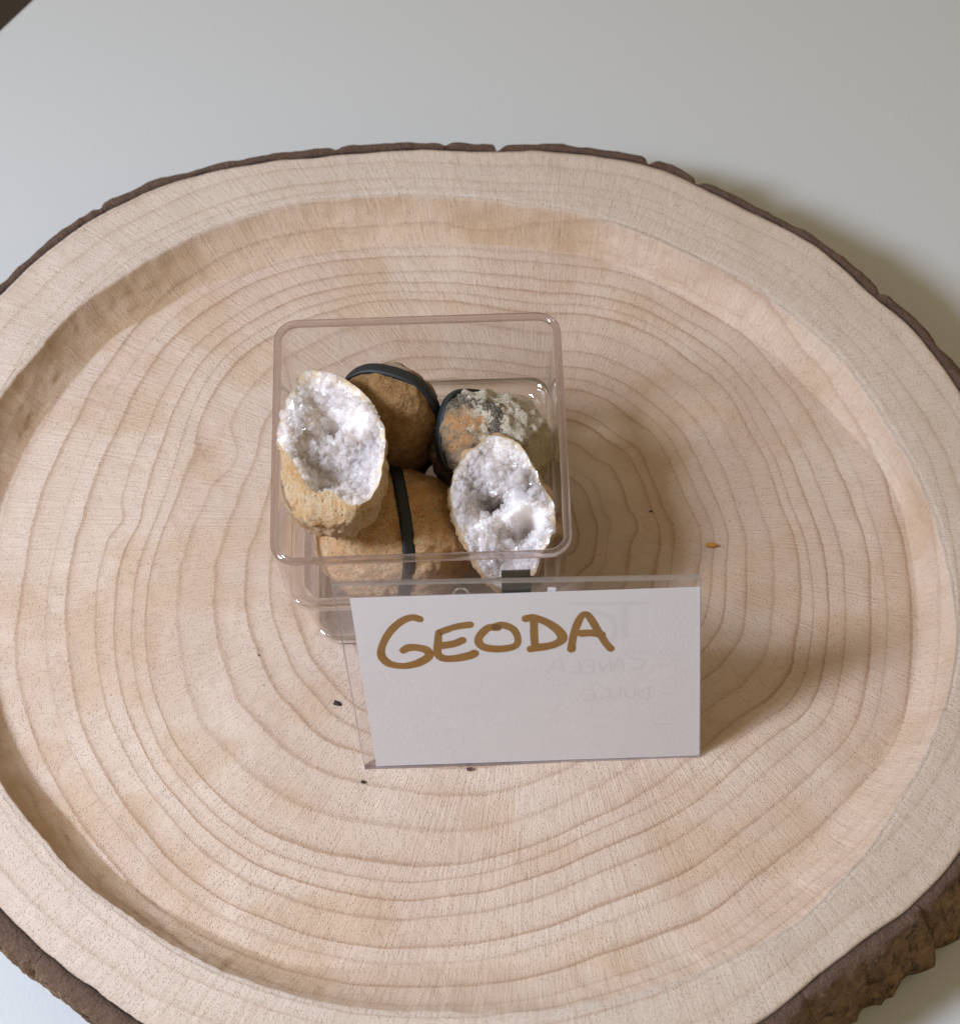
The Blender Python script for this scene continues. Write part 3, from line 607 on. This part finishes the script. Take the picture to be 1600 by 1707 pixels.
# ------------------------------------------------------------------ paper note and its clear badge holder
def quad_plate(name, Q, z0, z1, mat, parent, nx=2, bow=None):
    Q = np.array(Q); V = []
    for z in (z0, z1): V += [(x, y, z) for x, y in Q]
    F = [(3, 2, 1, 0), (4, 5, 6, 7)] + [(j, (j + 1) % 4, 4 + (j + 1) % 4, 4 + j) for j in range(4)]
    return mesh(name, V, F, mat, parent, smooth=False)
def stroke(P, w, z, rough=0.0, seed=0, closed=False):
    """flat pen stroke: smooth path through P with rounded ends, as vertices and faces"""
    P = np.array(P, float); n = len(P); E = np.vstack([2 * P[0] - P[1], P, 2 * P[-1] - P[-2]]); pts = []
    for i in range(n - 1):
        p0, p1, p2, p3 = E[i:i + 4]
        for f in np.linspace(0, 1, 12, endpoint=(i == n - 2)):
            pts.append(p1 + .5 * f * (p2 - p0 + f * (2 * p0 - 5 * p1 + 4 * p2 - p3 + f * (3 * (p1 - p2) + p3 - p0))))
    pts = np.array(pts); T = unit(np.gradient(pts, axis=0)); N = np.stack([-T[:, 1], T[:, 0]], 1)
    ww = w * (1 + rough * fbm(np.column_stack([pts * 2.2, np.full(len(pts), seed)]), seed, 3)) / 2
    # round caps
    m = 5; cap0 = [pts[0] - T[0] * ww[0] * math.sin(a) for a in np.linspace(math.pi / 2, .2, m)]; cw0 = [ww[0] * max(.05, math.cos(a)) for a in np.linspace(math.pi / 2, .2, m)]
    cap1 = [pts[-1] + T[-1] * ww[-1] * math.sin(a) for a in np.linspace(.2, math.pi / 2, m)]; cw1 = [ww[-1] * max(.05, math.cos(a)) for a in np.linspace(.2, math.pi / 2, m)]
    C = np.vstack([cap0, pts, cap1]); NN = np.vstack([np.repeat(N[:1], m, 0), N, np.repeat(N[-1:], m, 0)]); wv = np.concatenate([cw0, ww, cw1])
    L = C + NN * wv[:, None]; Rr = C - NN * wv[:, None]; k = len(C)
    V = np.column_stack([np.vstack([L, Rr]), np.full(2 * k, z)]); F = [(i, k + i, k + i + 1, i + 1) for i in range(k - 1)]
    return V, F
def tube(P, r, n=10):
    P = np.array(P, float); T = unit(np.gradient(P, axis=0)); V = []
    for p, t in zip(P, T):
        u = unit(np.cross(t, (.1, .3, .95))); v = np.cross(t, u)
        for a in np.arange(n) / n * 2 * np.pi: V.append(p + r * (u * math.cos(a) + v * math.sin(a)))
    F = grid(len(P), n).tolist() + [list(range(n))[::-1], list(range((len(P) - 1) * n, len(P) * n))]
    return np.array(V), F

def build_note():
    t = NT('white_paper'); v = t.coords()
    c = t.mix(t.noise(v, 1.2, 3), (.595, .57, .56), (.62, .597, .585))
    c = t.mix(t.ramp(t.n('TexVoronoi', {'Vector': v, 'Scale': 1.3}).outputs['Distance'], [(.012, .7), (.022, 0)]), c, (.25, .22, .22))
    t.principled(Base_Color=c, Roughness=.75, Specular_IOR_Level=.25, Normal=t.bump(t.noise(v, 14, 4, .6), .008, .7))
    M_paper = t.mat
    note = empty('paper_note', BD_C, BD_AX); tag(note, 'white paper note reading GEODA in brown marker handwriting', 'note')
    Q = np.array(BD_PAPER)
    # slightly wavy sheet
    nx, ny = 60, 36; V = []
    for zz in (-.012, .012):
        for j in range(ny):
            for i in range(nx):
                a, b = i / (nx - 1), j / (ny - 1)
                p = (Q[0] * (1 - a) + Q[1] * a) * (1 - b) + (Q[3] * (1 - a) + Q[2] * a) * b
                V.append((p[0], p[1], zz))
    V = np.array(V); N = nx * ny; f = grid(ny, nx, closed=False)
    F = f[:, ::-1].tolist() + (f + N).tolist()
    rimi = [i for i in range(nx)] + [j * nx + nx - 1 for j in range(1, ny)] + [(ny - 1) * nx + i for i in range(nx - 2, -1, -1)] + [j * nx for j in range(ny - 2, 0, -1)]
    F += [(rimi[i], rimi[(i + 1) % len(rimi)], rimi[(i + 1) % len(rimi)] + N, rimi[i] + N) for i in range(len(rimi))]
    mesh('sheet', V, F, M_paper, note, smooth=False)
    for ch, ss in LETTERS.items():
        VV, FF, b = [], [], 0
        for i, s in enumerate(ss):
            v_, f_ = stroke(s, .172, .0150 + .0012 * i, .16, ord(ch) + i); VV.append(v_); FF += [tuple(x + b for x in q) for q in f_]; b += len(v_)
        o = mesh('letter', np.concatenate(VV), FF, M_ink, note, smooth=False); o['label'] = 'brown marker letter ' + ch
    VV, FF, b = [], [], 0
    for i, (w, s) in enumerate(GHOST):
        v_, f_ = stroke(s, w, .0136 + .00002 * i, .2, i); VV.append(v_); FF += [tuple(x + b for x in q) for q in f_]; b += len(v_)
    o = mesh('show_through_writing', np.concatenate(VV), FF, M_ghost, note, smooth=False); o['label'] = 'faint mirrored writing showing through from the back'

    hold = empty('badge_holder', BD_C, BD_AX); tag(hold, 'clear plastic badge holder leaning on the box around the note', 'badge holder')
    Q = np.array(BD_QUAD)
    quad_plate('front_panel', Q, .030, .046, M_pvc, hold)
    quad_plate('back_panel', Q, -.046, -.030, M_pvc, hold)
    def edge(name, p, q, w, z0, z1):
        p, q = np.array(p), np.array(q); n_ = unit(np.array((-(q - p)[1], (q - p)[0]))) * w
        quad_plate(name, [p, q, q + n_, p + n_], z0, z1, M_pvc_edge, hold)
    edge('top_edge', Q[3] - (0, .04), Q[2] - (0, .04), .055, -.052, .052)
    edge('side_edge', Q[1], Q[2] - (0, .05), .022, -.05, .05)
    edge('side_edge', Q[3] - (0, .05), Q[0], .016, -.05, .05)
    edge('bottom_edge', Q[0], Q[1], .03, -.05, .05)
    # folded spring-steel clip and pin wire on the back
    x0, x1, yb, yt = 2.955, 3.535, 3.70, 4.63
    prof = [(yb, -.10), (yb + .2, -.09), (yt - .22, -.10), (yt - .05, -.16), (yt, -.24), (yt - .01, -.30), (yt - .08, -.34), (yt - .45, -.36), (yb + .1, -.30)]
    V = []; th_ = .022; P = np.array(prof); T = unit(np.gradient(P, axis=0)); Nn = np.stack([-T[:, 1], T[:, 0]], 1)
    loops = []
    for x, s in ((x0, 1), (x1, 1), (x1, -1), (x0, -1)):
        loops.append(np.column_stack([np.full(len(P), x), P + Nn * th_ * s]))
    n = len(P); V = np.concatenate(loops); F = [(a * n + j, ((a + 1) % 4) * n + j, ((a + 1) % 4) * n + j + 1, a * n + j + 1) for a in range(4) for j in range(n - 1)] + [(0, n, 2 * n, 3 * n), (n - 1, 4 * n - 1, 3 * n - 1, 2 * n - 1)]
    clip = mesh('clip', V, F, M_steel, hold, smooth=False); clip['label'] = 'dark folded steel clip behind the top edge'
    v_, f_ = tube([(2.15, 4.40, -.2), (2.5, 4.47, -.2), (2.95, 4.52, -.2), (3.3, 4.54, -.2), (3.56, 4.53, -.2), (3.85, 4.47, -.2), (4.05, 4.40, -.2)], .022)
    mesh('pin', v_, f_, M_steel, hold)
    a = np.linspace(0, 2 * np.pi, 33)[:-1]
    ring = [(2.14 + .145 * math.cos(x), 4.27 + .145 * math.sin(x)) for x in a]
    loops = []
    for dr, z in ((.018, -.06), (.018, -.085), (-.018, -.085), (-.018, -.06)):
        loops.append(np.array([(2.14 + (.145 + dr) * math.cos(x), 4.25 + (.145 + dr) * math.sin(x), z) for x in a]))
    V = np.concatenate(loops); F = grid(4, 32).tolist() + [(3 * 32 + j, 3 * 32 + (j + 1) % 32, (j + 1) % 32, j) for j in range(32)]
    mesh('rivet_ring', V, F, M_bead, hold)
    V = [(x, y, z) for z in (-.14, -.06) for x, y in ((3.86, 4.22), (4.03, 4.21), (4.03, 4.30), (3.87, 4.31))]  # small plastic piece, coloured white to stand for the glint on it
    mesh('glint_block', V, [(3, 2, 1, 0), (4, 5, 6, 7)] + [(j, (j + 1) % 4, 4 + (j + 1) % 4, 4 + j) for j in range(4)], mat_plain('white_glint_plastic', (.8, .8, .82), .25), hold, smooth=False)
build_note()

# ------------------------------------------------------------------ crumbs lying on the wood
M_c_orange = mat_plain('orange_crumb', (.42, .19, .03), .7, var=.3)
M_c_brown = mat_plain('brown_crumb', (.30, .15, .06), .8, var=.3)
M_c_dark = mat_plain('dark_crumb', (.022, .014, .014), .7, var=.3)
M_c_purple = mat_plain('purple_crumb', (.08, .02, .04), .7, var=.3)
def crumb(name, label, x, y, z, sx, sy, sz, rot, mat, seed):
    bm = bmesh.new(); bmesh.ops.create_icosphere(bm, subdivisions=3, radius=1.0)
    D = unit(np.array([v.co[:] for v in bm.verts])); F = [[v.index for v in f.verts] for f in bm.faces]; bm.free()
    r = 1 + .45 * fbm(D * 1.6 + seed, seed, 3); P = D * r[:, None] * np.array((sx, sy, sz)); c, s = math.cos(rot), math.sin(rot)
    P = np.column_stack([P[:, 0] * c - P[:, 1] * s, P[:, 0] * s + P[:, 1] * c, P[:, 2] - P[:, 2].min()])
    o = mesh(name, P, F, mat, smooth=False); o.location = (x * S, y * S, z * S)
    tag(o, label, 'crumb')
crumb('stone_crumb', 'small orange crumb on the wood right of the box', 6.23, -.26, .005, .13, .065, .05, .1, M_c_orange, 1)
crumb('wood_crumb', 'brown chip stuck on the right wall of the hollow', 9.60, 4.35, .30, .10, .10, .07, .8, M_c_brown, 2)
crumb('wood_crumb', 'dark oval speck left of the note holder', -1.945, -3.87, .0, .075, .05, .03, -.5, M_c_dark, 3)
crumb('wood_crumb', 'tiny black dot below the lower left corner of the holder', -1.405, -5.715, .0, .035, .035, .025, 0, M_c_dark, 4)
crumb('wood_crumb', 'purple speck just below the bottom edge of the note', .81, -5.49, .0, .07, .035, .025, .3, M_c_purple, 5)
crumb('wood_crumb', 'tiny dark speck in the shadow right of the box', 4.96, .69, .0, .028, .022, .015, 0, M_c_dark, 6)
for i, (sx_, sy_, r_, where) in enumerate(((-3.62, -2.62, .018, 'left of the box foot, the upper of two'), (-3.50, -3.35, .015, 'left of the box foot, the lower of two'),)):
    crumb('wood_crumb', 'tiny black speck ' + where, sx_, sy_, .0, r_, r_ * .8, r_ * .5, i, M_c_dark, 20 + i)
